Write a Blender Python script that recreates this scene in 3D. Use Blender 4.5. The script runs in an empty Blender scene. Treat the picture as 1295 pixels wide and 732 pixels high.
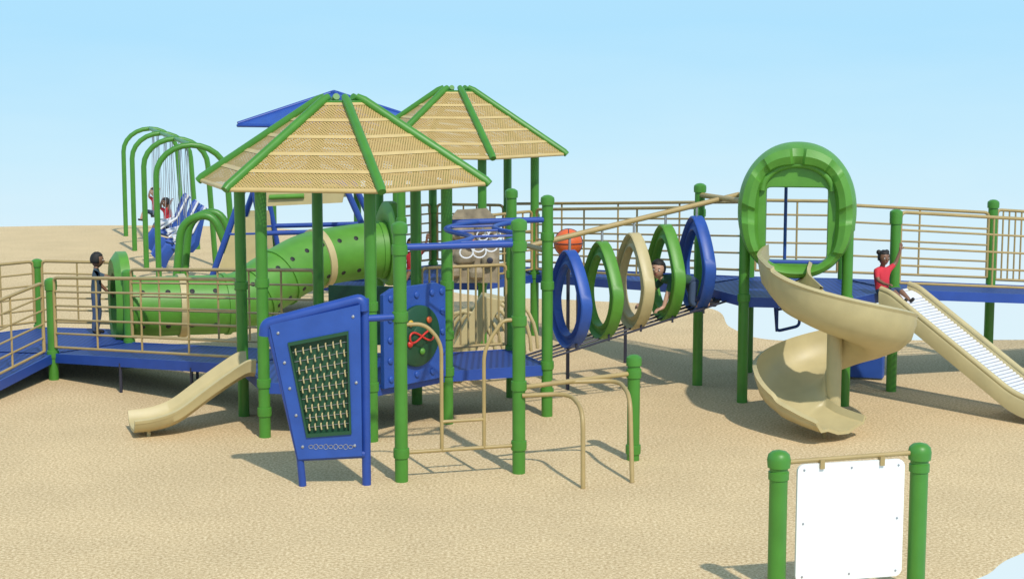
import bpy, math, random, bmesh
from mathutils import Vector, Matrix
V=Vector
random.seed(4)
sc=bpy.context.scene
# ---------------------------------------------------------------- materials
def newmat(name):
    m=bpy.data.materials.new(name); m.use_nodes=True
    nt=m.node_tree; bs=nt.nodes['Principled BSDF']
    return m,nt,bs
def plain(name,col,rough=.4,var=.08,bump=.0,scale=6.0,metal=0):
    m,nt,bs=newmat(name)
    N=nt.nodes; L=nt.links
    tc=N.new('ShaderNodeTexCoord'); no=N.new('ShaderNodeTexNoise'); no.inputs['Scale'].default_value=scale; no.inputs['Detail'].default_value=5
    L.new(tc.outputs['Object'],no.inputs['Vector'])
    cr=N.new('ShaderNodeValToRGB'); cr.color_ramp.elements[0].position=.3; cr.color_ramp.elements[1].position=.7
    cr.color_ramp.elements[0].color=[c*(1-var) for c in col]+[1]
    cr.color_ramp.elements[1].color=[min(1,c*(1+var)) for c in col]+[1]
    L.new(no.outputs['Fac'],cr.inputs['Fac']); L.new(cr.outputs['Color'],bs.inputs['Base Color'])
    mr=N.new('ShaderNodeMapRange'); mr.inputs['To Min'].default_value=rough-.06; mr.inputs['To Max'].default_value=rough+.1
    L.new(no.outputs['Fac'],mr.inputs['Value']); L.new(mr.outputs['Result'],bs.inputs['Roughness'])
    bs.inputs['Metallic'].default_value=metal
    if bump>0:
        n2=N.new('ShaderNodeTexNoise'); n2.inputs['Scale'].default_value=scale*12; L.new(tc.outputs['Object'],n2.inputs['Vector'])
        bp=N.new('ShaderNodeBump'); bp.inputs['Strength'].default_value=bump; bp.inputs['Distance'].default_value=.01
        L.new(n2.outputs['Fac'],bp.inputs['Height']); L.new(bp.outputs['Normal'],bs.inputs['Normal'])
    return m
GREEN=plain('green_powder_coat',(.060,.225,.024),.40)
GPLAST=plain('green_plastic',(.092,.275,.030),.44,.1,.08)
DGREEN=plain('dark_green_plastic',(.010,.065,.028),.5)
BLUE=plain('blue_powder_coat',(.018,.062,.31),.42)
BPLAST=plain('blue_plastic',(.022,.078,.35),.44,.1,.06)
TAN=plain('tan_powder_coat',(.39,.28,.115),.42)
TPLAST=plain('tan_plastic',(.50,.41,.21),.45,.06,.08)
TROCK=plain('tan_rock_plastic',(.30,.24,.16),.6,.3,.5,9)
WHITE=plain('white_board',(.82,.82,.82),.4,.02)
ROLL=plain('roller_white',(.72,.72,.76),.3,.03)
BLACK=plain('black_rubber',(.012,.012,.014),.6)
GREY=plain('galvanised_steel',(.38,.39,.42),.35,.1,0,8,.6)
DARK=plain('dark_steel',(.03,.03,.05),.45)
ORANGE=plain('orange_plastic',(.75,.13,.03),.45)
RED=plain('red_plastic',(.6,.03,.02),.4)
YEL=plain('yellow_plastic',(.6,.36,.03),.4)
GOLD=plain('tan_roof_solid',(.60,.43,.18),.5,.06,.05)
def dotnodes(N,L,src):
    fr=N.new('ShaderNodeVectorMath'); fr.operation='FRACTION'; L.new(src,fr.inputs[0])
    su=N.new('ShaderNodeVectorMath'); su.operation='SUBTRACT'; su.inputs[1].default_value=(.5,.5,0); L.new(fr.outputs[0],su.inputs[0])
    mu=N.new('ShaderNodeVectorMath'); mu.operation='MULTIPLY'; mu.inputs[1].default_value=(1,1,0); L.new(su.outputs[0],mu.inputs[0])
    le=N.new('ShaderNodeVectorMath'); le.operation='LENGTH'; L.new(mu.outputs[0],le.inputs[0])
    return le.outputs['Value']
def deckmat():
    m,nt,bs=newmat('blue_deck_coating'); N=nt.nodes; L=nt.links
    tc=N.new('ShaderNodeTexCoord'); mp=N.new('ShaderNodeVectorMath'); mp.operation='SCALE'; mp.inputs['Scale'].default_value=16
    L.new(tc.outputs['Object'],mp.inputs[0]); le=dotnodes(N,L,mp.outputs[0])
    cr=N.new('ShaderNodeValToRGB'); cr.color_ramp.elements[0].position=.24; cr.color_ramp.elements[1].position=.32
    cr.color_ramp.elements[0].color=(.006,.015,.09,1); cr.color_ramp.elements[1].color=(.016,.05,.25,1)
    L.new(le,cr.inputs['Fac']); L.new(cr.outputs['Color'],bs.inputs['Base Color']); bs.inputs['Roughness'].default_value=.55
    return m
DECK=deckmat()
def perfmat():
    m,nt,bs=newmat('tan_roof_perforated'); N=nt.nodes; L=nt.links
    uv=N.new('ShaderNodeUVMap'); mp=N.new('ShaderNodeMapping'); mp.inputs['Rotation'].default_value=(0,0,math.radians(45)); mp.inputs['Scale'].default_value=(40,40,40)
    L.new(uv.outputs['UV'],mp.inputs['Vector']); le=dotnodes(N,L,mp.outputs[0])
    lt=N.new('ShaderNodeMath'); lt.operation='LESS_THAN'; lt.inputs[1].default_value=.26; L.new(le,lt.inputs[0])
    tr=N.new('ShaderNodeBsdfTransparent'); mx=N.new('ShaderNodeMixShader')
    no=N.new('ShaderNodeTexNoise'); no.inputs['Scale'].default_value=5
    cr=N.new('ShaderNodeValToRGB'); cr.color_ramp.elements[0].color=(.46,.30,.105,1); cr.color_ramp.elements[1].color=(.55,.375,.14,1)
    L.new(no.outputs['Fac'],cr.inputs['Fac']); L.new(cr.outputs['Color'],bs.inputs['Base Color']); bs.inputs['Roughness'].default_value=.6
    L.new(lt.outputs[0],mx.inputs['Fac']); L.new(bs.outputs[0],mx.inputs[1]); L.new(tr.outputs[0],mx.inputs[2])
    L.new(mx.outputs[0],N['Material Output'].inputs['Surface'])
    return m
PERF=perfmat()
def sandmat():
    m,nt,bs=newmat('sand_granules'); N=nt.nodes; L=nt.links
    tc=N.new('ShaderNodeTexCoord')
    def noise(s,d=4,r=.6):
        n=N.new('ShaderNodeTexNoise'); n.inputs['Scale'].default_value=s; n.inputs['Detail'].default_value=d; n.inputs['Roughness'].default_value=r
        L.new(tc.outputs['Object'],n.inputs['Vector']); return n
    n1=noise(40,3,.8); n2=noise(.9,4,.6); n3=noise(130,2)
    cr=N.new('ShaderNodeValToRGB'); e=cr.color_ramp.elements
    e[0].position=.34; e[0].color=(.41,.275,.14,1); e[1].position=.66; e[1].color=(.84,.67,.42,1)
    x=e.new(.5); x.color=(.635,.47,.265,1)
    L.new(n1.outputs['Fac'],cr.inputs['Fac'])
    mr=N.new('ShaderNodeMapRange'); mr.inputs['From Min'].default_value=.3; mr.inputs['From Max'].default_value=.7; mr.inputs['To Min'].default_value=.92; mr.inputs['To Max'].default_value=1.05
    L.new(n2.outputs['Fac'],mr.inputs['Value'])
    ml=N.new('ShaderNodeVectorMath'); ml.operation='SCALE'; L.new(cr.outputs['Color'],ml.inputs[0]); L.new(mr.outputs['Result'],ml.inputs['Scale'])
    L.new(ml.outputs[0],bs.inputs['Base Color']); bs.inputs['Roughness'].default_value=.95; bs.inputs['Specular IOR Level'].default_value=.1
    ad=N.new('ShaderNodeMath'); ad.operation='ADD'; L.new(n1.outputs['Fac'],ad.inputs[0]); L.new(n3.outputs['Fac'],ad.inputs[1])
    bp=N.new('ShaderNodeBump'); bp.inputs['Strength'].default_value=.22; bp.inputs['Distance'].default_value=.015
    L.new(ad.outputs[0],bp.inputs['Height']); L.new(bp.outputs['Normal'],bs.inputs['Normal'])
    return m
SAND=sandmat()
SKIN1=plain('skin_brown',(.20,.095,.055),.5,.05); SKIN2=plain('skin_light',(.50,.29,.20),.5,.05)
HAIR=plain('hair_black',(.012,.009,.008),.6,.2,.3,30)
SHIRTR=plain('shirt_red',(.6,.03,.05),.8,.1,.2); SHIRTD=plain('shirt_slate',(.04,.07,.10),.8,.1,.2)
SHIRTG=plain('shirt_dark_green',(.03,.10,.05),.8,.1,.2); JEAN=plain('trousers_denim',(.05,.08,.15),.85,.1,.2)
EYEW=plain('eye_white',(.8,.8,.8),.3,0); LIP=plain('lips',(.35,.08,.07),.5,.05)

# ---------------------------------------------------------------- mesh builder
class B:
    def __init__(s,name): s.name=name; s.v=[]; s.f=[]; s.mi=[]; s.uv=[]; s.mats=[]
    def m(s,mat):
        if mat not in s.mats: s.mats.append(mat)
        return s.mats.index(mat)
    def add(s,vs,fs,mat,uvs=None):
        o=len(s.v); k=s.m(mat); s.v+=[tuple(v) for v in vs]
        for i,f in enumerate(fs):
            s.f.append([o+a for a in f]); s.mi.append(k); s.uv.append(uvs[i] if uvs else None)
    def tube(s,pts,r,mat,n=12,closed=False,caps=True):
        P=[V(p) for p in pts]; N=len(P)
        R=list(r) if isinstance(r,(list,tuple)) else [r]*N
        T=[]
        for i in range(N):
            if closed: t=P[(i+1)%N]-P[i-1]
            else: t=P[min(i+1,N-1)]-P[max(i-1,0)]
            T.append(t.normalized())
        a=V((0,0,1)) if abs(T[0].z)<.9 else V((1,0,0))
        u=(a-T[0]*a.dot(T[0])).normalized(); vs=[]; s.frames=[]
        for i in range(N):
            u=(u-T[i]*u.dot(T[i])).normalized(); w=T[i].cross(u); s.frames.append((P[i],u.copy(),w))
            for j in range(n):
                q=2*math.pi*j/n; vs.append(P[i]+(u*math.cos(q)+w*math.sin(q))*R[i])
        fs=[]
        for i in range(N if closed else N-1):
            k=(i+1)%N
            for j in range(n): fs.append([i*n+j,i*n+(j+1)%n,k*n+(j+1)%n,k*n+j])
        if caps and not closed: fs+= [list(range(n))[::-1], [(N-1)*n+j for j in range(n)]]
        s.add(vs,fs,mat)
    def bar(s,a,b,r,mat,n=10): s.tube([a,b],r,mat,n)
    def pipe(s,pts,r,mat,rad=.15,n=10): s.tube(fillet(pts,rad),r,mat,n)
    def lathe(s,o,prof,mat,n=18,ax=V((0,0,1))):
        o=V(o); ax=V(ax).normalized(); a=V((1,0,0)) if abs(ax.x)<.9 else V((0,1,0))
        u=(a-ax*a.dot(ax)).normalized(); w=ax.cross(u); vs=[]; fs=[]
        for (r,z) in prof:
            for j in range(n):
                q=2*math.pi*j/n; vs.append(o+ax*z+(u*math.cos(q)+w*math.sin(q))*max(r,.0005))
        for i in range(len(prof)-1):
            for j in range(n): fs.append([i*n+j,i*n+(j+1)%n,(i+1)*n+(j+1)%n,(i+1)*n+j])
        fs+=[list(range(n))[::-1],[(len(prof)-1)*n+j for j in range(n)]]
        s.add(vs,fs,mat)
    def plate(s,poly,off,mat,top=None):
        n=len(poly); off=V(off); P=[V(p) for p in poly]
        vs=P+[p+off for p in P]
        fs=[list(range(n))[::-1],[n+i for i in range(n)]]+[[i,(i+1)%n,n+(i+1)%n,n+i] for i in range(n)]
        s.add(vs,fs,mat)
    def ring(s,loops,mat,closed_seq=True):
        n=len(loops[0]); vs=[p for l in loops for p in l]; fs=[]; K=len(loops)
        for i in range(K if closed_seq else K-1):
            k=(i+1)%K
            for j in range(n): fs.append([i*n+j,i*n+(j+1)%n,k*n+(j+1)%n,k*n+j])
        s.add(vs,fs,mat)
    def loft(s,secs,mat,caps=True):
        n=len(secs[0]); vs=[p for l in secs for p in l]; fs=[]; K=len(secs)
        for i in range(K-1):
            for j in range(n): fs.append([i*n+j,i*n+(j+1)%n,(i+1)*n+(j+1)%n,(i+1)*n+j])
        if caps: fs+=[list(range(n))[::-1],[(K-1)*n+j for j in range(n)]]
        s.add(vs,fs,mat)
    def box(s,c,d,mat,yaw=0,tilt=None):
        c=V(c); R=Matrix.Rotation(yaw,3,'Z'); x,y,z=[k/2 for k in d]
        vs=[c+R@V((a*x,b*y,e*z)) for e in(-1,1) for a,b in((-1,-1),(1,-1),(1,1),(-1,1))]
        s.add(vs,[[3,2,1,0],[4,5,6,7],[0,1,5,4],[1,2,6,5],[2,3,7,6],[3,0,4,7]],mat)
    def ell(s,c,ax,rad,mat,fn=None,nu=18,nv=12):
        c=V(c); vs=[];fs=[]
        for i in range(nv+1):
            ph=math.pi*i/nv
            for j in range(nu):
                th=2*math.pi*j/nu; p=V((math.cos(th)*math.sin(ph),math.sin(th)*math.sin(ph),math.cos(ph)))
                if fn: p=fn(p)
                vs.append(c+ax[0]*p.x*rad[0]+ax[1]*p.y*rad[1]+ax[2]*p.z*rad[2])
        for i in range(nv):
            for j in range(nu): fs.append([i*nu+j,(i+1)*nu+j,(i+1)*nu+(j+1)%nu,i*nu+(j+1)%nu])
        s.add(vs,fs,mat)
    def make(s,bevel=0,solid=0,angle=38):
        me=bpy.data.meshes.new(s.name); me.from_pydata(s.v,[],s.f)
        for m in s.mats: me.materials.append(m)
        for i,p in enumerate(me.polygons): p.material_index=s.mi[i]; p.use_smooth=True
        if any(s.uv):
            uvl=me.uv_layers.new(name='UVMap')
            for i,p in enumerate(me.polygons):
                if s.uv[i]:
                    for k,li in enumerate(p.loop_indices): uvl.data[li].uv=s.uv[i][k]
        me.update(); me.validate()
        bm=bmesh.new(); bm.from_mesh(me); bmesh.ops.recalc_face_normals(bm,faces=bm.faces); bm.to_mesh(me); bm.free()
        me.set_sharp_from_angle(angle=math.radians(angle))
        ob=bpy.data.objects.new(s.name,me); sc.collection.objects.link(ob)
        if solid:
            md=ob.modifiers.new('s','SOLIDIFY'); md.thickness=solid; md.offset=0
        if bevel:
            md=ob.modifiers.new('b','BEVEL'); md.width=bevel; md.segments=2; md.limit_method='ANGLE'; md.angle_limit=math.radians(45)
        return ob
def fillet(pts,rad=.15,seg=6):
    P=[V(p) for p in pts]; out=[P[0]]
    for i in range(1,len(P)-1):
        a,p,b=P[i-1],P[i],P[i+1]; d=min(rad,(a-p).length*.49,(b-p).length*.49)
        p1=p+(a-p).normalized()*d; p2=p+(b-p).normalized()*d
        for k in range(seg+1):
            t=k/seg; out.append(p1*(1-t)**2+p*2*t*(1-t)+p2*t*t)
    out.append(P[-1]); return out
def catmull(P,seg=8,closed=False):
    P=[V(p) for p in P]; N=len(P); out=[]
    rng=N if closed else N-1
    for i in range(rng):
        if closed: a,b,c,d=P[i-1],P[i],P[(i+1)%N],P[(i+2)%N]
        else: a,b,c,d=P[max(i-1,0)],P[i],P[i+1],P[min(i+2,N-1)]
        for k in range(seg):
            t=k/seg; out.append(.5*((2*b)+(c-a)*t+(2*a-5*b+4*c-d)*t*t+(3*b-a-3*c+d)*t**3))
    if not closed: out.append(P[-1])
    return out
def post(x,y,z1,name='support_post',z0=-.03,r=.057,collars=(),mat=GREEN,cap=True):
    b=B(name); pr=[(r,z0),(r,z1-.10)]
    if cap: pr+=[(r+.012,z1-.10),(r+.014,z1-.05),(r+.010,z1-.025),(r*.7,z1-.006),(r*.25,z1)]
    else: pr+=[(r,z1)]
    b.lathe((x,y,0),pr,mat,20)
    for z in collars: b.lathe((x,y,z),[(r,-.045),(r+.011,-.04),(r+.013,0),(r+.011,.04),(r,.045)],mat,20)
    return b.make()
R6=1.07
def hexv(C,k,R=R6): a=math.radians(-70+60*k); return V((C[0]+R*math.cos(a),C[1]+R*math.sin(a),0))
def up(p,z): return V((p[0],p[1],z))
def deck(b,poly,z,t=.10):
    P=[V((p[0],p[1],(z if not hasattr(z,'__len__') else z[i]))) for i,p in enumerate(poly)]
    b.plate([p-V((0,0,.02)) for p in P],(0,0,.02),DECK)
    n=len(P)
    for i in range(n):
        a,c=P[i],P[(i+1)%n]; d=(c-a).normalized(); nn=V((d.y,-d.x,0)).normalized()*.012
        b.plate([a+nn-V((0,0,t)),c+nn-V((0,0,t)),c+nn+V((0,0,.006)),a+nn+V((0,0,.006))],-nn*2,BLUE)
def rail(b,a,c,za,zc,h=.86,nh=5,step=.45,low=.08,mat=TAN,r=.015,rt=.020,inset=.06):
    a=up(a,za); c=up(c,zc); d=(c-a); L=d.length; d/=L; a=a+d*inset; c=c-d*inset; L-=2*inset
    Z=V((0,0,1))
    b.pipe([a+Z*low,a+Z*h,c+Z*h,c+Z*low,],rt,mat,.07)
    b.bar(a+Z*low,c+Z*low,r,mat)
    for i in range(1,nh):
        z=low+(h-low)*i/nh; b.bar(a+Z*z,c+Z*z,r*.8,mat,8)
    n=max(1,round(L/step))
    for i in range(1,n):
        p=a+d*(L*i/n); b.bar(p+Z*low,p+Z*h,r*.8,mat,8)
def pickets(b,a,c,za,zc,h=.86,step=.09,mat=TAN,low=.06,r=.011,inset=.06):
    a=up(a,za); c=up(c,zc); d=(c-a); L=d.length; d/=L; a=a+d*inset; c=c-d*inset; L-=2*inset; Z=V((0,0,1))
    b.pipe([a+Z*low,a+Z*h,c+Z*h,c+Z*low],.019,mat,.06); b.bar(a+Z*low,c+Z*low,.017,mat)
    n=round(L/step)
    for i in range(1,n):
        p=a+d*(L*i/n); b.bar(p+Z*low,p+Z*h,r,mat,8)

# ---------------------------------------------------------------- ground
bd=[(2.7,10),(3.40,11.45),(3.85,12.0),(4.7,13.0),(6.2,14.4),(9,16),(12,19),(12,21.3),(8,21.7),(5.2,21.7),(3.5,21.7),(3.05,22.8),(2.95,24.8),(1.2,25.6),(-1,26.7),(-2.4,31.2),(-4.5,37.2),(-8,38.8),(-13,38.2),(-22,34),(-24,20),(-20,6),(-12,-2),(-2,-6),(2.5,-3),(2.6,4)]
b=B('sand_ground'); pts=catmull([(x,y,0) for x,y in bd],10,True)
b.plate([p-V((0,0,.01)) for p in pts],(0,0,.01),SAND); b.make()

# ---------------------------------------------------------------- hex layout
C0=(-5.64,19.82); C1=(-1.70,16.58); C2=(-.75,22.3); C3=(3.15,18.3)
Z0,Z1,Z2,Z3=.30,.53,.82,1.13
H0=[hexv(C0,k) for k in range(6)]; H1=[hexv(C1,k) for k in range(6)]; H2=[hexv(C2,k) for k in range(6)]; H3=[hexv(C3,k) for k in range(6)]
sq=V((math.cos(math.radians(20)),math.sin(math.radians(20)),0))*R6
P7=H1[1]+sq; P9=H1[2]+sq
EAVE,APEX=2.43,3.20
for k,(q,cl) in enumerate(zip(H1,[(Z1,1.3),(Z1,1.4,.9),(Z1,),(Z1,),(Z1,1.35),(Z1,1.5,.25)])):
    post(q.x,q.y,EAVE-.02,collars=cl,cap=False)
for q in H2: post(q.x,q.y,EAVE,collars=(Z2,1.6),cap=False)
post(P7.x,P7.y,2.27,collars=(Z1,1.35,.25,1.85)); post(P9.x,P9.y,2.27,collars=(Z1,1.35))
for k in (0,1): post(H3[k].x,H3[k].y,2.02,collars=(Z3,1.9))
post(H3[5].x,H3[5].y,2.02,collars=(Z3,)); post(H3[4].x,H3[4].y,2.28,collars=(Z3,1.95,)); post(H3[3].x,H3[3].y,2.02); post(H3[2].x,H3[2].y,2.02)
post(H0[0].x,H0[0].y,1.18,collars=(Z0,1.08)); post(H0[1].x,H0[1].y,1.18,collars=(Z0,)); post(H0[3].x,H0[3].y,1.18,collars=(Z0,)); post(H0[2].x,H0[2].y,1.18); post(H0[4].x,H0[4].y,1.18)
P4=V((-.95,14.0,0)); P5=V((.06,14.3,0))
post(P4.x,P4.y,2.24,collars=(.25,1.43,2.0)); post(P5.x,P5.y,2.24,collars=(.25,1.35,2.0,.78))
b=B('hexagonal_deck'); deck(b,H1,Z1); b.make()
b=B('square_deck'); deck(b,[H1[1],P7,P9,H1[2]],Z1-.004); b.make()
b=B('hexagonal_deck'); deck(b,H2,Z2); b.make()
b=B('hexagonal_deck'); deck(b,H3,Z3); b.make()
b=B('hexagonal_deck'); deck(b,H0,Z0)
for q in (H0[5],): b.bar((q.x,q.y,0),(q.x,q.y,Z0-.05),.02,DARK)
b.make()
b=B('access_ramp'); deck(b,[H0[0],H1[4],H1[3],H0[1]],[Z0,Z1,Z1,Z0])
for t in (.38,.75):
    for A,Cc in((H0[0],H1[4]),(H0[1],H1[3])):
        p=A.lerp(Cc,t); z=Z0+(Z1-Z0)*t-.06
        b.bar((p.x,p.y,0),(p.x,p.y,z),.018,DARK)
rail(b,H0[0],H1[4],Z0,Z1,.88,5,.7); rail(b,H0[1],H1[3],Z0,Z1,.88,5,.55); b.make()
dn=V((-.18,-.98,0)).normalized()
E0=H0[0]+dn*4.2; E5=H0[5]+dn*4.2
b=B('access_ramp'); deck(b,[E5,E0,H0[0],H0[5]],[.02,.02,Z0,Z0]); rail(b,E0,H0[0],.02,Z0,.86,5,.8,inset=.22); rail(b,E5,H0[5],.02,Z0,.86,5,.8)
rail(b,H0[2],H0[3],Z0,Z0,.85,5,.5); rail(b,H0[3],H0[4],Z0,Z0,.85,5,.5); rail(b,H0[4],H0[5],Z0,Z0,.85,5,.5); b.make()
b=B('bridge_walkway'); deck(b,[H2[1],H3[4],H3[3],H2[2]],[Z2,Z3,Z3,Z2]); rail(b,H2[1],H3[4],Z2,Z3,.88,4,1.2); rail(b,H2[2],H3[3],Z2,Z3,.88,4,1.2)
for t in (.3,.6):
    p=H2[1].lerp(H3[4],t); b.bar((p.x,p.y,0),(p.x,p.y,.8),.02,DARK)
b.make()
d20=sq.normalized()
F1=H3[1]+d20*5; F2=H3[2]+d20*5
b=B('access_ramp'); deck(b,[H3[1],F1,F2,H3[2]],[Z3,.75,.75,Z3]); rail(b,H3[1],F1,Z3,.75,.86,4,1.3)
rail(b,H3[2],H3[2]+d20*2.05,Z3,.98,.86,4,1.1); pickets(b,H3[2]+d20*2.05,F2,.98,.75,.9)
for t in(.45,.9):
    p=H3[1]+d20*(5*t); b.bar((p.x,p.y,0),(p.x,p.y,.85),.02,DARK)
b.make()
q=H3[2]+d20*2.05; post(q.x,q.y,2.0)
q=H3[1]+d20*4.9; post(q.x,q.y,1.9)
b=B('picket_barrier'); pickets(b,H1[2],P9,Z1,Z1,.92); b.make()
b=B('guard_rail'); rail(b,H2[0],H2[1],Z2,Z2,.86,6,.2); rail(b,H2[2],H2[3],Z2,Z2,.86,6,.2);rail(b,H2[3],H2[4],Z2,Z2,.86,6,.2); b.make()

# ---------------------------------------------------------------- roofs
def hexroof(C,ez,az,name='hexagonal_shade_roof'):
    b=B(name); Ro,Ri=R6*1.37,.24
    for k in range(6):
        o0,o1=up(hexv(C,k,Ro),ez),up(hexv(C,k+1,Ro),ez); i0,i1=up(hexv(C,k,Ri),az),up(hexv(C,k+1,Ri),az)
        nb=5; S=((o0+o1)/2-(i0+i1)/2).length
        nrm=(o1-o0).cross(i0-o0).normalized()
        if nrm.z<0: nrm=-nrm
        for j in range(nb):
            for (t0,t1,mt,off) in ((j/nb,(j+.84)/nb,PERF,0),((j+.82)/nb,(j+1.0)/nb,GOLD,.006)):
                a,c=o0.lerp(i0,t0),o1.lerp(i1,t0); e,f=o0.lerp(i0,t1),o1.lerp(i1,t1)
                def U(p,t):
                    dd=(o1-o0).normalized(); return ((p-o0).dot(dd),t*S)
                b.add([a+nrm*off,c+nrm*off,f+nrm*off,e+nrm*off],[[0,1,2,3]],mt,[[U(a,t0),U(c,t0),U(f,t1),U(e,t1)]])
        sl=(i0-o0)
        b.tube([o0-sl*.03,o0+V((0,0,.01)),i0+V((0,0,.02)),i0+sl*.06+V((0,0,.01))],[.04,.045,.045,.035],GREEN,12)
        b.bar(o0-V((0,0,.02)),o1-V((0,0,.02)),.022,GOLD)
    top=[up(hexv(C,k,Ri+.01),az-.01) for k in range(6)]; b.plate(top,(0,0,.03),GREEN)
    for k in range(6):
        p=up(hexv(C,k),ez-.03); pc=up(hexv(C,k),ez+(az-ez)*.24); b.bar(p,pc,.04,GREEN)
        b.bar(up(hexv(C,k),ez-.03),up(hexv(C,k+1),ez-.03),.03,GREEN)
    return b.make(angle=30)
hexroof(C1,EAVE,APEX); hexroof(C2,EAVE+.03,APEX+.06)
b=B('blue_pyramid_roof'); cx,cy=-2.8,26.2; a=1.3; rot=math.radians(25)
cs=[V((cx+a*1.2*math.cos(rot+math.pi/2*k),cy+a*1.2*math.sin(rot+math.pi/2*k),2.72)) for k in range(4)]; ap=V((cx,cy,3.20))
for k in range(4):
    b.plate([cs[k],cs[(k+1)%4],ap],(0,0,.03),BPLAST); b.bar(cs[k]+V((0,0,.03)),ap+V((0,0,.03)),.03,BLUE); b.bar(cs[k],cs[(k+1)%4],.025,BLUE)
b.lathe(ap,[(.07,-.03),(.07,.04),(.03,.05)],BLUE)
for k in range(4):
    q=V((cx,cy,0)).lerp(up(cs[k],0),.66); b.lathe(q,[(.057,0),(.057,2.86)],GREEN)
b.make()

# ---------------------------------------------------------------- slides
def slide(b,path,prof_fn,mat,th=.03):
    P=[V(p) for p in path]; N=len(P); secs=[]
    for i in range(N):
        t=(P[min(i+1,N-1)]-P[max(i-1,0)]); t.z=0; t.normalize(); rt=V((t.y,-t.x,0))
        pr=prof_fn(i/(N-1)); n=len(pr); out=[]
        for j in range(n):
            a=V(pr[max(j-1,0)]); c=V(pr[min(j+1,n-1)]); d=(c-a).normalized(); out.append(V(pr[j])+V((d.y,-d.x))*th)
        loop=[V(q) for q in pr]+out[::-1]
        secs.append([P[i]+rt*q.x+V((0,0,q.y)) for q in loop])
    b.loft(secs,mat)
b=B('small_slide'); m=(H1[4]+H1[5])/2; n=V((math.cos(math.radians(200)),math.sin(math.radians(200)),0))
pa=[up(m+n*.02,.56),up(m+n*.13,.55),up(m+n*.42,.38),up(m+n*.72,.18),up(m+n*.86,.12),up(m+n*1.02,.09),up(m+n*1.20,.085)]
pa=catmull(pa,6)
slide(b,pa,lambda t:[(-.28,.15-.05*t),(-.25,.16-.05*t),(-.22,.04),(-.16,0),(0,-.01),(.16,0),(.22,.04),(.25,.16-.05*t),(.28,.15-.05*t)],TPLAST)
for s_ in(-.1,.1):
    q=m+n*1.05+V((-n.y,n.x,0))*s_; b.bar(up(q,0),up(q,.07),.02,TPLAST)
b.make()
# spiral slide
b=B('spiral_slide'); cx,cy,r=3.18,16.18,.41
pa=[(2.93,17.42,1.32),(2.88,17.2,1.32),(2.80,16.9,1.29),(2.76,16.6,1.26)]
for k in range(37):
    th=math.radians(185+k*392/36); t=k/36
    pa.append((cx+r*math.cos(th),cy+r*math.sin(th),max(1.22-1.06*(t**1.0),.15)))
e=V(pa[-1]); d=(V(pa[-1])-V(pa[-2])); d.z=0; d.normalize(); d2=V((.62,-.78,0))
pa+=[tuple(e+d*.12+V((0,0,-.02))),tuple(e+d*.12+d2*.18+V((0,0,-.04))),tuple(e+d*.12+d2*.38+V((0,0,-.05)))]
pa=catmull(pa,3)
def sp(t):
    w=.20+.115*math.sin(min(1,t*2.2)*math.pi/2); oh=.44-.12*t
    if t<.12: oh=.38+.5*t
    if t>.85: oh-=(t-.85)*1.2
    ih=.22-.04*t if t<.85 else .186-(t-.85)*.5
    return [(-w*1.0-.035,ih-.02),(-w*1.0,ih),(-w*.92,ih*.45),(-w*.7,.04),(-w*.25,-.01),(w*.2,.0),(w*.65,.05),(w*.95,oh*.35),(w*1.08,oh*.72),(w*1.10,oh),(w*1.10+.04,oh-.02)]
slide(b,pa,sp,TPLAST,.03)
b.lathe((cx,cy,0),[(.075,0),(.075,.95),(.05,1.05)],TPLAST)
ex=e+d*.12+d2*.15; b.lathe((ex.x,ex.y,0),[(.02,0),(.02,.10)],TAN)
b.make(angle=50)
def molded(b,C,rt,upv,nr,outer,inner,prof,mat,n=40,mid=None):
    loops=[]
    for (t,dp) in prof:
        lp=[]
        for j in range(n):
            a=2*math.pi*j/n
            o=outer(a); i_=inner(a); tt=t
            if mid:
                if t<=.5: i_=mid(a); tt=t*2
                else: o=mid(a); tt=(t-.5)*2
            x=o[0]*(1-tt)+i_[0]*tt; y=o[1]*(1-tt)+i_[1]*tt
            dd=dp(a) if callable(dp) else dp
            lp.append(V(C)+rt*x+upv*y+nr*dd)
        loops.append(lp)
    b.ring(loops,mat)
def sup(a,w,h,p,cy=0):
    c,s=math.cos(a),math.sin(a); k=(abs(c)**p+abs(s)**p)**(-1/p); return (w*c*k,h*s*k+cy)
b=B('slide_entrance_hood'); mm=(H3[5]+H3[0])/2; nr=V((math.cos(math.radians(-100)),math.sin(math.radians(-100)),0)); rt=V((-nr.y,nr.x,0))
if rt.x<0: rt=-rt
C=up(mm,2.06)
def seg(a):
    f=(a/(2*math.pi)*8+.5)%1
    return .04*min(1,max(0,(abs(f-.5)-.12)*14)) if math.sin(a)>-.8 else 0
molded(b,C,rt,V((0,0,1)),nr,lambda a:sup(a,.61,.71,2.15),lambda a:sup(a,.32,.40,18,-.15),
 [(0,-.32),(-.01,.02),(.03,lambda a:.10+seg(a)),(.10,lambda a:.18+seg(a)),(.26,lambda a:.21+seg(a)),(.42,lambda a:.18+seg(a)),(.50,.13),(.52,.12),(.97,.12),(1,.11),(1,-.32)],GPLAST,120,mid=lambda a:sup(a,.40,.52,3.0,-.06))
b.tube([C+rt*(.36*math.cos(t))+V((0,0,.22+.27*math.sin(t)))+nr*.14 for t in [k*math.pi/20 for k in range(21)]],.035,GPLAST,12)
b.bar(up(mm,Z3)+rt*-.12-nr*.4,up(mm,2.4)+rt*-.12-nr*.4,.018,BLUE)
b.bar(C+rt*-.3+V((0,0,-.54))+nr*.05,C+rt*.3+V((0,0,-.54))+nr*.05,.025,BLUE)
b.make(angle=32)
b=B('guard_rail')
rail(b,H3[3],H3[2],Z3,Z3,.9); b.make()
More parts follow.
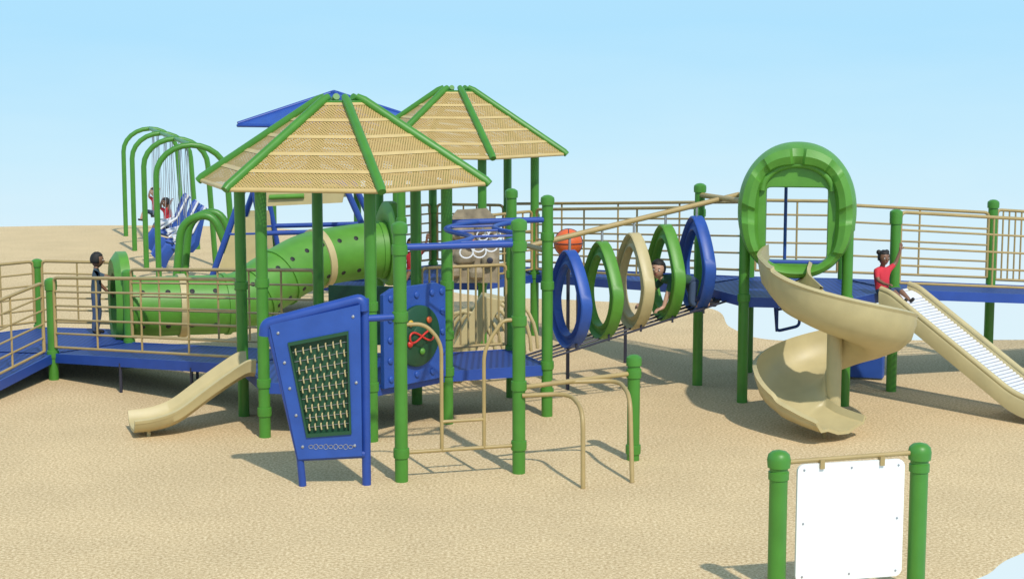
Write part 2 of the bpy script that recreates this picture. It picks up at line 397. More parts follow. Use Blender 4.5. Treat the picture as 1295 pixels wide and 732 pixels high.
# roller slide
b=B('roller_slide'); A=V((4.12,17.72,1.14)); dr=V((.72,-.69,0)).normalized(); rt=V((dr.y,-dr.x,0))
pts=[A,A+dr*.12-V((0,0,.03)),A+dr*1.55-V((0,0,.92)),A+dr*1.8-V((0,0,.98)),A+dr*2.3-V((0,0,1.0))]
pts=fillet(pts,.2)
for s_ in (-1,1):
    secs=[]
    for i,p in enumerate(pts):
        c=p+rt*.29*s_
        secs.append([c+rt*q[0]+V((0,0,q[1])) for q in((-.03,-.12),(.03,-.12),(.04,.04),(.03,.06),(-.03,.06),(-.04,.04))])
    b.loft(secs,TPLAST)
    b.tube([p+rt*.29*s_+V((0,0,.08)) for p in pts],.032,TPLAST,10)
for i in range(len(pts)-1):
    a,c=pts[i],pts[i+1]; n=max(1,round((c-a).length/.045))
    for k in range(n):
        p=a.lerp(c,k/n)+V((0,0,.015)); b.bar(p-rt*.26,p+rt*.26,.020,ROLL,8)
b.bar(up(pts[-3],0)+rt*.2,pts[-3]+rt*.2,.025,TAN); b.bar(up(pts[-3],0)-rt*.2,pts[-3]-rt*.2,.025,TAN)
b.make()

# ---------------------------------------------------------------- crawl tube
b=B('crawl_tube'); m0=(H0[1]+H0[2])/2
path=catmull([up(m0,.66),(-4.1,20.35,.65),(-3.45,20.62,.66),(-3.08,20.95,.86),(-2.65,21.4,1.08),(-2.1,21.78,1.16),up((H2[4]+H2[5])/2,1.18)],8)
tr=.36
b.tube(path,tr,GPLAST,28,caps=False); fr=list(b.frames)
ob=b.make(solid=.02)
b2=B('tube_fittings')
def flange(i,mat,dr=.035,w=.05):
    p=fr[i][0]; t=(path[min(i+1,len(path)-1)]-path[max(i-1,0)]).normalized()
    b2.tube([p-t*w,p-t*w*.9,p+t*w*.9,p+t*w],[tr+.002,tr+dr,tr+dr,tr+.002],mat,28,caps=False)
flange(8,TPLAST); flange(34,TPLAST)
for i_ in (2,14,20,26,45): flange(i_,GPLAST,.03,.03)
for i in range(3,len(path)-2,3):
    p,u,w=fr[i]
    for ang in (35,-35,145,-145):
        q=math.radians(ang); dvec=(w*math.cos(q)+u*math.sin(q))
        b2.lathe(p+dvec*(tr-.005),[(.032,0),(.032,.014),(.028,.017)],BLACK,12,dvec)
o2=b2.make(); o2.parent=ob
ax=d20; rtv=V((-ax.y,ax.x,0))
b=B('tube_entrance_arch')
molded(b,up(m0,.78),rtv,V((0,0,1)),-ax,lambda a:sup(a,.5,.56,2.4),lambda a:sup(a,.34,.34,2,-.10),[(0,-.05),(0,.06),(.3,.13),(.8,.11),(1,.04),(1,-.05)],GPLAST,40)
b.make()
b=B('tube_entrance_arch'); mt=(H2[4]+H2[5])/2
molded(b,up(mt,1.26),rtv,V((0,0,1)),-ax,lambda a:sup(a,.5,.56,2.4),lambda a:sup(a,.34,.34,2,-.08),[(0,-.05),(0,.05),(.3,.10),(.8,.09),(1,.04),(1,-.05)],GPLAST,40)
b.make()

# ---------------------------------------------------------------- ring tunnel
s0=(P7+P9)/2; perp=V((-d20.y,d20.x,0))
mats=[BPLAST,GPLAST,TPLAST,GPLAST,BPLAST]
ts=[.46,.83,1.20,1.57,1.94]
bz=lambda t:1.70+.44*t/2.25
b=B('crawl_ring_bridge')
b.bar(up(s0,bz(0)),up(s0+d20*2.45,bz(2.45)),.03,TAN); b.bar(up(P7,1.70),up(P9,1.70),.03,TAN); b.bar(up(H3[4],bz(2.3)),up(H3[5],bz(2.3)),.03,TAN)
def egg(a,w,h,p=1.75):
    x,y=sup(a,w,h,p); k=1-.25*max(0,math.sin(a)); return (x*k,y*(1+.06*max(0,math.sin(a))))
for k_,(t,mt) in enumerate(zip(ts,mats)):
    cz=.965+.42*t/1.95+.04
    tw=math.radians(-3+2.0*k_); pr_=perp*math.cos(tw)+d20*math.sin(tw); nr_=d20*math.cos(tw)-perp*math.sin(tw)
    molded(b,up(s0+d20*t,cz),pr_,V((0,0,1)),nr_,lambda a:egg(a,.44,.51),lambda a:egg(a,.30,.36,2),
      [(0,-.055),(0,.055),(.08,.065),(.2,.055),(.32,.02),(.65,.02),(.8,.045),(.92,.05),(1,.04),(1,-.04),(.92,-.05),(.8,-.045),(.65,-.02),(.32,-.02),(.2,-.055),(.08,-.065)],mt,56)
    b.bar(up(s0+d20*t,cz+.48),up(s0+d20*t,bz(t)),.014,GREY)
    for s_ in(-.2,.2): b.bar(up(s0+d20*t+perp*s_,cz-.50),up(s0+d20*t+perp*s_,cz-.40),.012,DARK)
for s_ in (-.2,-.07,.07,.2):
    b.bar(up(s0+perp*s_,.50),up(s0+d20*2.28+perp*s_,1.06),.012,DARK,8)
b.make(angle=45)

# ---------------------------------------------------------------- climbing panel
b=B('rope_climbing_panel')
y0=13.84
tl=V((-2.03,y0,1.39)); trr=V((-1.27,y0+.03,1.56)); bl=V((-1.81,y0,.24)); br=V((-1.27,y0+.03,.27))
itl=V((-1.88,y0,1.24)); itr=V((-1.37,y0,1.34)); ibl=V((-1.735,y0,.43)); ibr=V((-1.355,y0,.46))
def quadring(o,i,yf,yb,mat):
    loops=[[V((p.x,yf,p.z)) for p in o],[V((p.x,yf,p.z)) for p in i],[V((p.x,yb,p.z)) for p in i],[V((p.x,yb,p.z)) for p in o]]
    b.ring(loops,mat)
quadring([tl,trr,br,bl],[itl,itr,ibr,ibl],y0-.045,y0+.045,BPLAST)
b.pipe([(-2.08,y0,1.29),(-2.07,y0,1.39),(-1.26,y0+.02,1.60),(-1.25,y0+.02,1.5)],.05,BLUE,.06,12)
b.tube([(-1.24,y0+.04,0),(-1.24,y0+.04,1.6)],.038,BLUE,14)
b.tube([(-2.04,y0,1.37),(-1.80,y0,.25),(-1.78,y0,0)],.032,BLUE,14)
b.bar((-1.80,y0,.25),(-1.25,y0+.03,.27),.035,BLUE)
b.plate([V((p.x,y0+.02,p.z)) for p in (itl,itr,ibr,ibl)],(0,-.03,0),DGREEN)
quadring([itl,itr,ibr,ibl],[itl.lerp(ibr,.035),itr.lerp(ibl,.035),ibr.lerp(itl,.035),ibl.lerp(itr,.035)],y0-.06,y0-.008,DGREEN)
for i in range(9):
    v=.08+.84*i/8.5
    for j in range(7):
        u_=.12+.76*j/6+(.03 if i%2 else -.02)
        p=itl.lerp(itr,u_).lerp(ibl.lerp(ibr,u_),v)
        q=p+V((.006,0,-.055)); y=y0-.022
        b.tube([(p.x,y,p.z),(p.x,y-.022,p.z-.008),(q.x,y-.022,q.z+.008),(q.x,y,q.z)],.0065,TPLAST,8)
    v2=v+.03; a_=itl.lerp(ibl,v2); c_=itr.lerp(ibr,v2); b.bar((a_.x+.02,y0-.016,a_.z),(c_.x-.02,y0-.016,c_.z),.003,GREY,6)
for x_,z_ in((-1.96,1.32),(-1.33,1.46),(-1.33,.36),(-1.77,.35),(-1.31,.9),(-1.87,.85),(-1.82,.62),(-1.91,1.07)):
    b.lathe((x_,y0-.045,z_),[(.014,0),(.012,.008),(.004,.012)],GREY,10,V((0,-1,0)))
for k in range(9):
    x_=-1.70+.042*k; b.tube([(x_+.018*math.cos(a/2),y0-.047,.35+.022*math.sin(a/2)*(1 if k%2 else .7)) for a in range(0,13)],.003,GREY,5,closed=True)
b.bar((-1.24,y0+.04,1.43),(P4.x,P4.y,1.43),.03,BLUE)
b.make(bevel=.006)
# ---------------------------------------------------------------- activity panel
b=B('activity_panel'); a=H1[0]; c=H1[1]; dd=(c-a).normalized(); nn=V((dd.y,-dd.x,0))
l0,l1=a+dd*.10,c-dd*.10; Ln=(l1-l0).length
P=[]
for (u_,z) in ((0,.5),(Ln,.5),(Ln,1.40),(Ln*.85,1.45),(Ln*.15,1.45),(0,1.40)): P.append(up(l0+dd*u_,z))
b.plate([p+nn*.02 for p in P],nn*.05,BPLAST)
cc=up(l0+dd*Ln*.52,.96)+nn*.07
b.lathe(cc,[(.30,0),(.30,.03),(.28,.045),(.0,.045)],DGREEN,36,nn)
b.lathe(cc+nn*.045,[(.11,0),(.09,.015),(.0,.015)],DGREEN,30,nn)
for (x_,z_,mm_) in((-.14,.14,YEL),(.12,.15,ORANGE),(.02,-.15,GPLAST),(-.15,-.06,RED)):
    b.lathe(cc+nn*.045+dd*x_+V((0,0,z_)),[(.030,0),(.034,.015),(.02,.03),(0.01,.034)],mm_,16,nn)
b.tube([cc+nn*.07+dd*(.17*math.cos(t))+V((0,0,-.0+.05*math.sin(2*t))) for t in [k*math.pi/12 for k in range(24)]],.010,RED,8,closed=True)
for x_ in (-.36,-.22,0,.22,.36):
    for z_ in(-.38,.40):
        b.lathe(up(cc,.96+z_)+dd*x_,[(.035,0),(.03,.015),(.01,.022)],BPLAST,16,nn)
for x_ in (-.37,.37):
    for z_ in(-.2,0,.2): b.lathe(up(cc,.96+z_)+dd*x_,[(.035,0),(.03,.015),(.01,.022)],BPLAST,16,nn)
b.make(bevel=.008)

# ---------------------------------------------------------------- overhead ladder
b=B('overhead_ladder'); P6=H1[1]; z=2.02
b.bar(up(P4,z),up(P5,z),.03,BLUE); b.bar(up(P6,z),up(P7,z),.03,BLUE)
def sc_(off):
    o=[]
    for k in range(25):
        t=k/24; o.append(up(P4,z).lerp(up(P6,z),t)+(P5-P4)*(off+.2*math.sin(t*2*math.pi)))
    return o
l1_=sc_(.3); l2_=sc_(.75)
b.tube(l1_,.024,BLUE); b.tube(l2_,.024,BLUE)
for k in (3,8,14,19):
    p,q=l1_[k],l2_[k]; b.bar(p,q,.012,BLUE,8)
    for f_ in ((.15,.4) if k in (3,8) else (.7,.95)):
        m_=p.lerp(q,f_)-V((0,0,.09)); dx=(q-p).normalized()
        b.tube([m_+dx*(.06*math.cos(a))+V((0,0,.05*math.sin(a))) for a in [i*math.pi/8 for i in range(16)]],.007,ROLL,8,closed=True)
        b.bar(m_+V((0,0,.05)),m_+V((0,0,.09)),.008,GREY,6)
b.make()
b=B('loop_ladder'); dv=(P5-P4)
def PP(t,z,o=0): return up(P4+dv*t+V((0,o,0)),z)
b.bar(PP(0,.25),PP(1,.25),.017,TAN)
b.pipe([PP(.04,1.36),PP(.20,1.36),PP(.34,1.2),PP(.34,.25)],.017,TAN,.12)
b.pipe([PP(.96,1.36),PP(.86,1.36),PP(.70,1.12),PP(.70,.25)],.017,TAN,.12)
b.bar(PP(.34,.5),PP(.70,.5),.015,TAN); b.make()
b=B('parallel_bars'); PB=V((1.10,14.8,0))
b.bar(up(P5,.76),up(PB,.80),.022,TAN)
b.pipe([up(P5+V((0.03,-.05,0)),.70),(.50,14.25,.72),(.60,13.85,.66),(.60,13.75,0)],.02,TAN,.16)
b.pipe([(.35,14.5,.77),(.95,14.6,.77),(1.02,14.15,.72),(1.03,13.95,0)],.02,TAN,.16)
b.make(); post(PB.x,PB.y,.97,collars=(.8,.1))
# ---------------------------------------------------------------- sign board
b=B('white_play_board'); A=V((1.745,10.70,0)); Cc=V((2.72,10.92,0)); dd=(Cc-A).normalized(); nn=V((dd.y,-dd.x,0)); Lb=(Cc-A).length
for q in (A,Cc):
    b.lathe(q,[(.060,-.02),(.060,.91),(.074,.915),(.078,.965),(.070,1.0),(.048,1.02),(.01,1.03)],GREEN,24)
    b.lathe(up(q,.86),[(.060,-.03),(.068,-.025),(.068,.025),(.060,.03)],GREEN,24)
b.bar(up(A,.945),up(Cc,.965),.017,TAN)
x0,x1,zb,zt,rr=.125,Lb-.115,.13,.93,.05; poly=[]
for (cx_,cz_,a0) in((x1-rr,zt-rr,0),(x0+rr,zt-rr,90),(x0+rr,zb+rr,180),(x1-rr,zb+rr,270)):
    for k in range(7):
        a=math.radians(a0+k*15); poly.append(up(A+dd*(cx_+rr*math.cos(a)),cz_+rr*math.sin(a)))
b.plate(poly,nn*.02,WHITE)
for k in(.06,.5,.94):
    for zz in (.17,.53,.89):
        if k==.5 and zz==.53: continue
        b.lathe(up(A+dd*(x0+(x1-x0)*k),zz)+nn*.02,[(.008,0),(.006,.005)],GREY,10,nn)
for k in (.22,.78):
    p=A+dd*(x0+(x1-x0)*k); b.box(up(p,.925)+nn*.012,(.03,.05,.06),TAN,math.atan2(dd.y,dd.x))
b.make()

# ---------------------------------------------------------------- swing set
b=B('arch_swing_set')
bases=[V((-8.5,36.2,0)),V((-7.6,33.1,0)),V((-6.7,30.1,0)),V((-5.85,27.2,0))]
tops=[]
for q in bases:
    w=1.15; dx=V((.97,.25,0)); pts=[q]
    for k in range(13):
        a=math.pi-math.pi*k/12; pts.append(q+dx*(w/2+w/2*math.cos(a))+V((0,0,1.85+.5*math.sin(a))))
    pts.append(q+dx*(w+.1)); b.tube(pts,.05,GREEN,12); tops.append(q+dx*w/2+V((0,0,2.35)))
for i in range(3): b.bar(tops[i],tops[i+1],.04,GREEN)
seats=[]
for i in range(3):
    for t in(.3,.72):
        p=tops[i].lerp(tops[i+1],t); al=(tops[i+1]-tops[i]).normalized(); seats.append((p,al))
        for s_ in(-.2,.2):
            for o_ in (0,.12):
                b.bar(p+al*s_,up(p,.75 if i==2 else .5)+al*s_+V((o_-.06,0,.25 if o_ else 0)),.006,GREY,5)
def seat(p,al,z,big):
    fw=V((al.y,-al.x,0)); fw=fw if fw.x<0 else -fw
    if big:
        prof=[(-.30,.75),(-.25,.70),(-.18,.40),(-.12,.15),(-.02,.03),(.15,.02),(.28,.06),(.38,-.08),(.45,-.25)]
        ww=[.14,.17,.19,.2,.2,.2,.19,.17,.14]
        secs=[]
        for (y,zz),w in zip(prof,ww):
            c=up(p,z+zz)+fw*y; s1=.14 if zz<.5 else .08
            nrm=fw*.7+V((0,0,.6))
            secs.append([c-al*w+nrm*s1,c-al*w*1.08+nrm*s1*.4,c-al*w*.8-nrm*.05,c+al*w*.8-nrm*.05,c+al*w*1.08+nrm*s1*.4,c+al*w+nrm*s1,c+al*w*.8+nrm*.03,c-al*w*.8+nrm*.03])
        b.loft(secs,BPLAST)
        b.tube([up(p,z+.3)-al*.2+fw*.0,up(p,z+.25)-al*.18+fw*.25,up(p,z+.25)+al*.18+fw*.25,up(p,z+.3)+al*.2],.025,ROLL,8)
        for s_ in (-1,1): b.tube([up(p,z+.78)-fw*.28+al*.19*s_,up(p,z+.35)-fw*.05+al*.22*s_,up(p,z+.16)+fw*.25+al*.22*s_],.02,ROLL,8)
    else:
        secs=[[up(p,z+.03*abs(k)/3)+al*(.08*k/1.5)+fw*y_+V((0,0,h_)) for y_,h_ in((-.09,0),(.09,0),(.09,.02),(-.09,.02))] for k in range(-4,5)]
        b.loft(secs,BLACK)
for k,(p,al) in enumerate(seats): seat(p,al,.5 if k>=3 else .48,k>=3)
b.make()
# ---------------------------------------------------------------- glider
b=B('play_glider')
for y in(23.9,25.1):
    b.pipe([(-4.45,y,.35),(-3.85,y,1.93),(-2.45,y,1.98),(-2.15,y,1.3),(-2.1,y,.45)],.045,BLUE,.15,12)
    b.bar((-4.15,y,1.2),(-2.15,y,1.25),.035,BLUE); b.bar((-4.3,y,.55),(-2.1,y,.55),.035,BLUE); b.bar((-3.75,y,1.93),(-3.5,y,.5),.04,BLUE)
    b.plate([(-3.68,y,1.60),(-2.45,y,1.66),(-2.40,y,1.90),(-3.70,y,1.86)],(0,-.03,0),TPLAST)
    b.plate([(-4.28,y,.62),(-3.62,y,.6),(-3.68,y,1.45),(-3.98,y,1.45)],(0,-.03,0),TPLAST)
    b.bar((-3.5,y-.05,1.74),(-3.0,y-.05,1.76),.035,GPLAST)
b.box((-3.1,24.5,.42),(2.4,1.25,.08),DECK)
b.bar((-3.85,23.9,1.93),(-3.85,25.1,1.93),.04,BLUE); b.bar((-2.45,23.9,1.98),(-2.45,25.1,1.98),.04,BLUE)
for x in(-4.3,-2.1):
    for y in (23.9,25.1): b.bar((x,y,0),(x,y,.45),.04,GREEN)
b.pipe([(-5.0,24.2,0),(-4.85,24.2,1.35),(-4.4,24.2,1.5),(-4.15,24.2,.9),(-4.1,24.2,0)],.06,GREEN,.3,12)
b.pipe([(-5.0,24.8,0),(-4.85,24.8,1.35),(-4.4,24.8,1.5),(-4.15,24.8,.9),(-4.1,24.8,0)],.06,GREEN,.3,12)
b.make()
# ---------------------------------------------------------------- rock climber etc
def rocky(p):
    n=math.sin(p.x*7+1)*math.cos(p.y*6)*.06+math.sin(p.z*9)*.05; return p*(1+n)
b=B('rock_climber'); I3=(V((1,0,0)),V((0,1,0)),V((0,0,1)))
mr=V((-.50,21.0,0))
b.plate([(mr.x-.34,mr.y,.85),(mr.x+.34,mr.y,.85),(mr.x+.34,mr.y,1.62),(mr.x+.18,mr.y,1.80),(mr.x-.2,mr.y,1.78),(mr.x-.34,mr.y,1.6)],(0,.08,0),TROCK)
for (x,z,r_) in((-.18,1.5,.12),(.15,1.55,.12),(-.1,1.2,.14),(.22,1.15,.11),(-.24,1.0,.1),(.05,.98,.1)):
    b.ell((mr.x+x,mr.y-.03,z),I3,(r_,.08,r_*.9),TROCK,rocky)
for (x,z) in ((-.18,1.5),(.22,1.15)):
    b.lathe((mr.x+x,mr.y-.09,z),[(.04,-.02),(.04,.03),(.03,.035)],DARK,14,V((0,-1,0)))
b.lathe((mr.x-.02,mr.y-.09,1.36),[(.06,-.02),(.06,.03),(.03,.045)],ORANGE,14,V((0,-1,0)))
b.make()
b=B('curved_climber')
for k in range(7):
    b.tube([(-.55+.08*k+.38*math.cos(t),18.6+.2*k,.62*math.sin(t)+.2) for t in [j*math.pi/12 for j in range(13)]],.022,TPLAST,8)
b.plate([(-.85,18.5,.1),(-.55,18.5,.1),(-.1,18.6,.95),(-.35,18.6,1.0)],(0,.35,0),TPLAST)
b.make(bevel=.01)
b=B('basketball_bead'); bc=V((.62,18.2,1.64)); b.ell(bc,I3,(.155,.155,.155),ORANGE,None,24,16)
for ax_ in ((0,1),(1,2),(0,2)):
    b.tube([bc+V([.156*math.cos(t) if i==ax_[0] else (.156*math.sin(t) if i==ax_[1] else 0) for i in range(3)]) for t in [k*math.pi/16 for k in range(32)]],.005,DARK,5,closed=True)
b.bar((.62,18.2,0),(.62,18.2,1.5),.02,DARK); b.make()
b=B('transfer_step')
b.plate([(3.75,18.9,.02),(4.25,18.75,.02),(4.25,18.75,.50),(3.75,18.9,.62)],(0.05,.12,0),BPLAST)
b.plate([(3.72,18.9,.28),(4.25,18.75,.28),(4.3,19.2,.28),(3.8,19.3,.28)],(0,0,.05),DECK)
b.make(bevel=.01)
b=B('access_step'); b.pipe([(3.05,18.9,1.05),(3.05,18.9,.55),(3.3,18.85,.62),(3.3,18.85,1.05)],.018,BLUE,.05); b.bar((3.05,18.9,.8),(3.3,18.85,.85),.015,BLUE); b.bar((3.05,19.2,1.05),(3.05,18.9,.55),.015,BLUE); b.make()
b=B('dark_barrier_panel'); a=H1[2].lerp(H1[3],.1); c=H1[2].lerp(H1[3],.9)
b.plate([up(a,.62),up(c,.62),up(c,1.25),up(a,1.25)],(0,.04,0),DGREEN); b.make(bevel=.008)

# ---------------------------------------------------------------- people
def child(name,loc,yaw,s,J,shirt,pants,skin,hair,look=(0,1,0),headup=(0,0,1),longpants=False,bun=False):
    R=Matrix.Rotation(yaw,3,'Z'); loc=V(loc)
    T=lambda p: loc+R@(V(p)*s)
    keys=['pelvis','belly','chest','neck','hb','sl','sr','el','er','wl','wr','hl','hr','hipl','hipr','kl','kr','al','ar','tl','tr']
    rad=dict(pelvis=.078,belly=.07,chest=.082,neck=.033,hb=.035,s=.042,e=.027,w=.019,h=.017,hip=.056,k=.037,a=.025,t=.023)
    def rr(k):
        if k in rad: return rad[k]
        return rad[k[:-1]]
    pts=[T(J[k]) for k in keys]; ix={k:i for i,k in enumerate(keys)}
    E=[('pelvis','belly'),('belly','chest'),('chest','neck'),('neck','hb'),('chest','sl'),('chest','sr'),('sl','el'),('sr','er'),('el','wl'),('er','wr'),('wl','hl'),('wr','hr'),('pelvis','hipl'),('pelvis','hipr'),('hipl','kl'),('hipr','kr'),('kl','al'),('kr','ar'),('al','tl'),('ar','tr')]
    me=bpy.data.meshes.new('tmp'); me.from_pydata(pts,[(ix[a],ix[c]) for a,c in E],[]); ob=bpy.data.objects.new('tmp',me); sc.collection.objects.link(ob)
    ob.modifiers.new('sk','SKIN')
    for i,k in enumerate(keys):
        r_=rr(k)*s; me.skin_vertices[0].data[i].radius=(r_,r_); me.skin_vertices[0].data[i].use_root=(i==0)
    md=ob.modifiers.new('ss','SUBSURF'); md.levels=2; md.render_levels=2
    dg=bpy.context.evaluated_depsgraph_get(); ev=ob.evaluated_get(dg); m2=ev.to_mesh()
    segs=[]
    def sg(a,c,m,ra): segs.append((T(a) if not isinstance(a,str) else T(J[a]),T(c) if not isinstance(c,str) else T(J[c]),m,ra*s))
    mid=lambda a,c,t:tuple(V(J[a]).lerp(V(J[c]),t))
    sg('pelvis','pelvis',pants,.075); sg(mid('pelvis','belly',.45),'belly',shirt,.07); sg('belly','chest',shirt,.08); sg('chest',mid('chest','neck',.7),shirt,.06); sg('neck','hb',skin,.035)
    for q in 'lr':
        sg('chest','s'+q,shirt,.05); sg('s'+q,mid('s'+q,'e'+q,.55),shirt,.042); sg(mid('s'+q,'e'+q,.7),'e'+q,skin,.03); sg('e'+q,'w'+q,skin,.025); sg('w'+q,'h'+q,skin,.02)
        sg('hip'+q,mid('hip'+q,'k'+q,.95),pants,.055); sg(mid('k'+q,'a'+q,.05),mid('k'+q,'a'+q,.85),pants if longpants else skin,.03); sg('a'+q,'t'+q,HAIR,.026)
    b=B(name); vs=[v.co.copy() for v in m2.vertices]; groups={}
    for p in m2.polygons:
        c=p.center; best=None
        for a,e,m,ra in segs:
            ae=e-a; l=ae.length_squared; t=0 if l<1e-9 else max(0,min(1,(c-a).dot(ae)/l)); dd=(c-(a+ae*t)).length/ra
            if best is None or dd<best[0]: best=(dd,m)
        groups.setdefault(best[1].name,(best[1],[]))[1].append(list(p.vertices))
    b.v+=[tuple(v) for v in vs]
    for nm,(m,fl) in groups.items():
        k=b.m(m)
        for f in fl: b.f.append(f); b.mi.append(k); b.uv.append(None)
    ev.to_mesh_clear(); bpy.data.objects.remove(ob)
    f=(R@V(look)).normalized(); u=R@V(headup); u=(u-f*u.dot(f)).normalized(); rt=f.cross(u); hc=T(J['hb'])+u*.06*s+f*.015*s; r=.078*s; ax=(rt,f,u)
    def hf(p):
        q=p.copy()
        if q.z<0: q.x*=1-.28*(-q.z); q.y*=1-.12*(-q.z)
        return q
    b.ell(hc,ax,(r*.84,r*.98,r*1.18),skin,hf)
    def hair_fn(p):
        if p.y>.30 and p.z<.55: return p*.8
        if p.z<-.45: return p*.75
        return p*(1+.03*math.sin(p.x*17)*math.sin(p.z*15))
    b.ell(hc-f*r*.05+u*r*.08,ax,(r*.95,r*1.08,r*1.22),hair,hair_fn,24,16)
    if bun:
        for s_ in(-1,1): b.ell(hc+rt*r*.7*s_+u*r*.9-f*r*.4,ax,(r*.4,r*.4,r*.4),hair)
    for s_ in(-1,1):
        b.ell(hc+rt*r*.32*s_+f*r*.86+u*r*.02,ax,(r*.15,r*.08,r*.10),EYEW,None,10,8); b.ell(hc+rt*r*.32*s_+f*r*.92+u*r*.02,ax,(r*.07,r*.05,r*.08),HAIR,None,8,6)
        b.ell(hc+rt*r*.84*s_-u*r*.05,ax,(r*.09,r*.18,r*.25),skin,None,10,8)
        b.tube([hc+rt*r*(.2*s_)+f*r*.92+u*r*.24,hc+rt*r*(.45*s_)+f*r*.82+u*r*.24],r*.035,hair,6)
    b.ell(hc+f*r*.98-u*r*.18,ax,(r*.11,r*.16,r*.18),skin,None,10,8); b.ell(hc+f*r*.86-u*r*.52,ax,(r*.25,r*.08,r*.06),LIP,None,12,8)
    for q in 'lr':
        w=T(J['w'+q]); h=T(J['h'+q]); d=(h-w).normalized(); a=V((0,0,1)) if abs(d.z)<.8 else f; sd=d.cross(a).normalized(); nn=sd.cross(d)
        b.ell(h,(sd,nn,d),(.024*s,.011*s,.030*s),skin,None,12,8)
        for k,l in zip((-1.5,-.5,.5,1.5),(.030,.037,.040,.034)):
            o_=h+sd*(k*.0115*s)+d*.022*s; b.tube([o_,o_+d*l*.5*s,o_+d*l*.8*s-nn*.008*s,o_+d*l*s-nn*.018*s],[.0065*s,.006*s,.0055*s,.004*s],skin,8)
        o_=h+sd*.020*s-d*.008*s; b.tube([o_,o_+sd*.016*s+d*.012*s,o_+sd*.020*s+d*.028*s],[.008*s,.007*s,.005*s],skin,8)
    return b.make(angle=80)
stand=dict(pelvis=(0,0,.49),belly=(0,.01,.58),chest=(0,.01,.70),neck=(0,.01,.80),hb=(0,.015,.85),sl=(-.10,.01,.755),sr=(.10,.01,.755),
 el=(-.14,.03,.62),wl=(-.14,.12,.52),hl=(-.14,.16,.49),er=(.12,.15,.71),wr=(.11,.31,.68),hr=(.11,.36,.67),
 hipl=(-.055,0,.46),hipr=(.055,0,.46),kl=(-.06,.03,.26),kr=(.06,-.01,.26),al=(-.06,0,.05),ar=(.06,-.04,.05),tl=(-.065,.09,.024),tr=(.065,.05,.024))
child('standing_boy',(-5.12,20.22,Z0),math.radians(-78),1.02,stand,SHIRTD,JEAN,SKIN1,HAIR,longpants=True)
sit=dict(pelvis=(0,0,.08),belly=(0,-.02,.17),chest=(0,-.02,.29),neck=(0,-.01,.39),hb=(0,0,.44),sl=(-.10,-.01,.345),sr=(.10,-.01,.345),
 el=(-.20,.02,.42),wl=(-.25,.04,.56),hl=(-.26,.04,.61),er=(.14,.05,.24),wr=(.12,.15,.20),hr=(.11,.19,.20),
 hipl=(-.055,.02,.07),hipr=(.055,.02,.07),kl=(-.06,.22,.13),kr=(.06,.22,.13),al=(-.06,.40,.0),ar=(.06,.40,.0),tl=(-.065,.45,.05),tr=(.065,.45,.05))
child('girl_on_slide',(4.00,17.78,1.08),math.radians(-145),.88,sit,SHIRTR,JEAN,SKIN1,HAIR,bun=True,look=(.3,.9,0))
child('child_by_tube',(-1.32,21.75,Z2),math.radians(160),.9,sit,SHIRTR,JEAN,SKIN1,HAIR)
craw=dict(pelvis=(0,-.02,.30),belly=(0,.07,.29),chest=(0,.19,.29),neck=(0,.29,.31),hb=(0,.33,.34),sl=(-.10,.23,.28),sr=(.10,.23,.28),
 el=(-.12,.29,.16),wl=(-.12,.33,.045),hl=(-.12,.37,.03),er=(.12,.33,.18),wr=(.12,.42,.07),hr=(.12,.46,.05),
 hipl=(-.055,-.03,.27),hipr=(.055,-.03,.27),kl=(-.06,.0,.05),kr=(.06,-.10,.06),al=(-.06,-.20,.04),ar=(.06,-.30,.05),tl=(-.06,-.28,.03),tr=(.06,-.38,.05))
pc=s0+d20*1.80-perp*.11
child('crawling_boy',(pc.x,pc.y,.97),math.radians(112),1.12,craw,SHIRTG,JEAN,SKIN2,HAIR,look=(-.75,.65,-.05),headup=(0,-.1,1))
sw=dict(sit); sw.update(er=(.16,.05,.40),wr=(.17,.02,.50),hr=(.17,.0,.54),el=(-.16,.05,.40),wl=(-.17,.02,.50),hl=(-.17,.0,.54),al=(-.06,.30,-.06),ar=(.06,.30,-.06),tl=(-.065,.36,-.04),tr=(.065,.36,-.04))
for k in (0,2):
    p,al=seats[k]; child('child_on_swing',(p.x,p.y,.50),math.radians(130),1.05,sw,SHIRTR,JEAN,SKIN1 if k else SKIN2,HAIR)

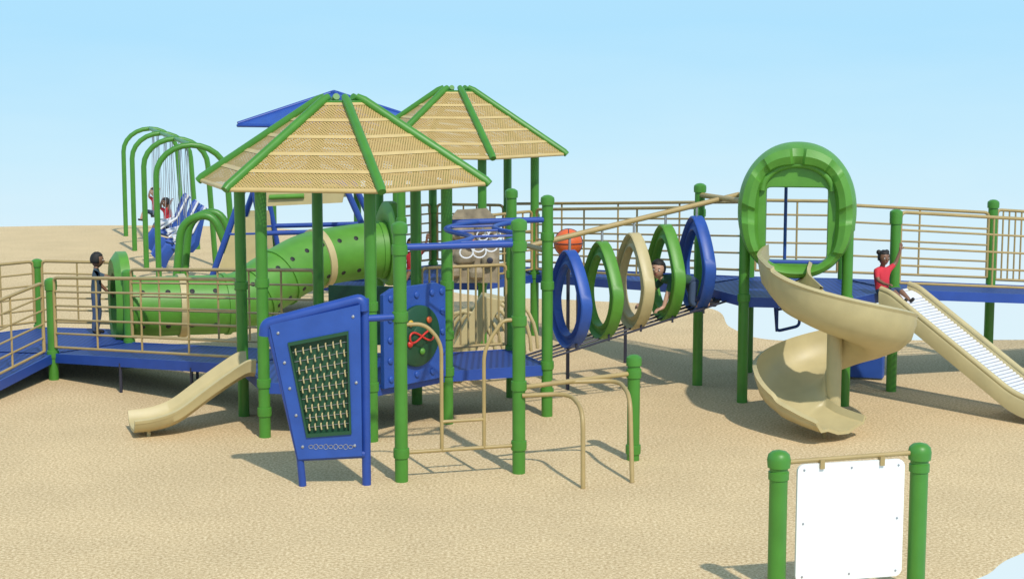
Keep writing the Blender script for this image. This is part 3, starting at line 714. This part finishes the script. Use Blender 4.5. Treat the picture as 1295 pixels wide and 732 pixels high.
# ---------------------------------------------------------------- light, world, camera
sd=V((-.34,.82,-1)).normalized()
l=bpy.data.lights.new('sun','SUN'); l.energy=3.3; l.angle=math.radians(1.2); l.color=(1,.95,.86)
lo=bpy.data.objects.new('sun',l); sc.collection.objects.link(lo); lo.rotation_euler=sd.to_track_quat('-Z','Y').to_euler()
w=bpy.data.worlds.new('World'); sc.world=w; w.use_nodes=True; nt=w.node_tree; N=nt.nodes; L=nt.links
bg=N['Background']; out=N['World Output']
sky=N.new('ShaderNodeTexSky'); sky.sky_type='NISHITA'; sky.sun_disc=False; sky.sun_elevation=math.asin(-sd.z); sky.sun_rotation=math.atan2(.34,-.82)
L.new(sky.outputs[0],bg.inputs['Color']); bg.inputs['Strength'].default_value=.15
bg2=N.new('ShaderNodeBackground'); tc=N.new('ShaderNodeTexCoord'); sx=N.new('ShaderNodeSeparateXYZ'); L.new(tc.outputs['Generated'],sx.inputs[0])
mr=N.new('ShaderNodeMapRange'); mr.inputs['From Min'].default_value=-.16; mr.inputs['From Max'].default_value=.12
no=N.new('ShaderNodeTexNoise'); no.inputs['Scale'].default_value=7; no.inputs['Detail'].default_value=5
mpn=N.new('ShaderNodeMapping'); mpn.inputs['Scale'].default_value=(1,1,5); L.new(tc.outputs['Generated'],mpn.inputs[0]); L.new(mpn.outputs[0],no.inputs['Vector'])
ma=N.new('ShaderNodeMath'); ma.operation='MULTIPLY_ADD'; ma.inputs[1].default_value=.05; L.new(no.outputs['Fac'],ma.inputs[0]); L.new(sx.outputs['Z'],ma.inputs[2])
L.new(ma.outputs[0],mr.inputs['Value'])
cr=N.new('ShaderNodeValToRGB'); e=cr.color_ramp.elements
e[0].position=0; e[0].color=(.74,.90,.97,1); e[1].position=1; e[1].color=(.46,.76,.98,1)
x=e.new(.28); x.color=(.72,.89,.97,1); x=e.new(.5); x.color=(.59,.85,.99,1); x=e.new(.78); x.color=(.44,.77,1.0,1)
L.new(mr.outputs[0],cr.inputs['Fac']); L.new(cr.outputs[0],bg2.inputs['Color']); bg2.inputs['Strength'].default_value=1
m2=N.new('ShaderNodeMapRange'); m2.interpolation_type='SMOOTHSTEP'; m2.inputs['From Min'].default_value=.5; m2.inputs['From Max'].default_value=1.0; L.new(sx.outputs['Z'],m2.inputs['Value'])
mx=N.new('ShaderNodeMixShader'); L.new(m2.outputs[0],mx.inputs[0]); L.new(bg2.outputs[0],mx.inputs[1]); L.new(bg.outputs[0],mx.inputs[2]); L.new(mx.outputs[0],out.inputs['Surface'])
cam=bpy.data.cameras.new('camera'); co=bpy.data.objects.new('camera',cam); sc.collection.objects.link(co); sc.camera=co
cam.sensor_width=36; cam.lens=57.7; cam.clip_end=1000; cam.clip_start=.1
co.location=(0,.2,3.43); co.rotation_euler=(math.radians(90-7.3),0,0)
sc.view_settings.view_transform='Standard'; sc.view_settings.look='None'; sc.view_settings.exposure=0
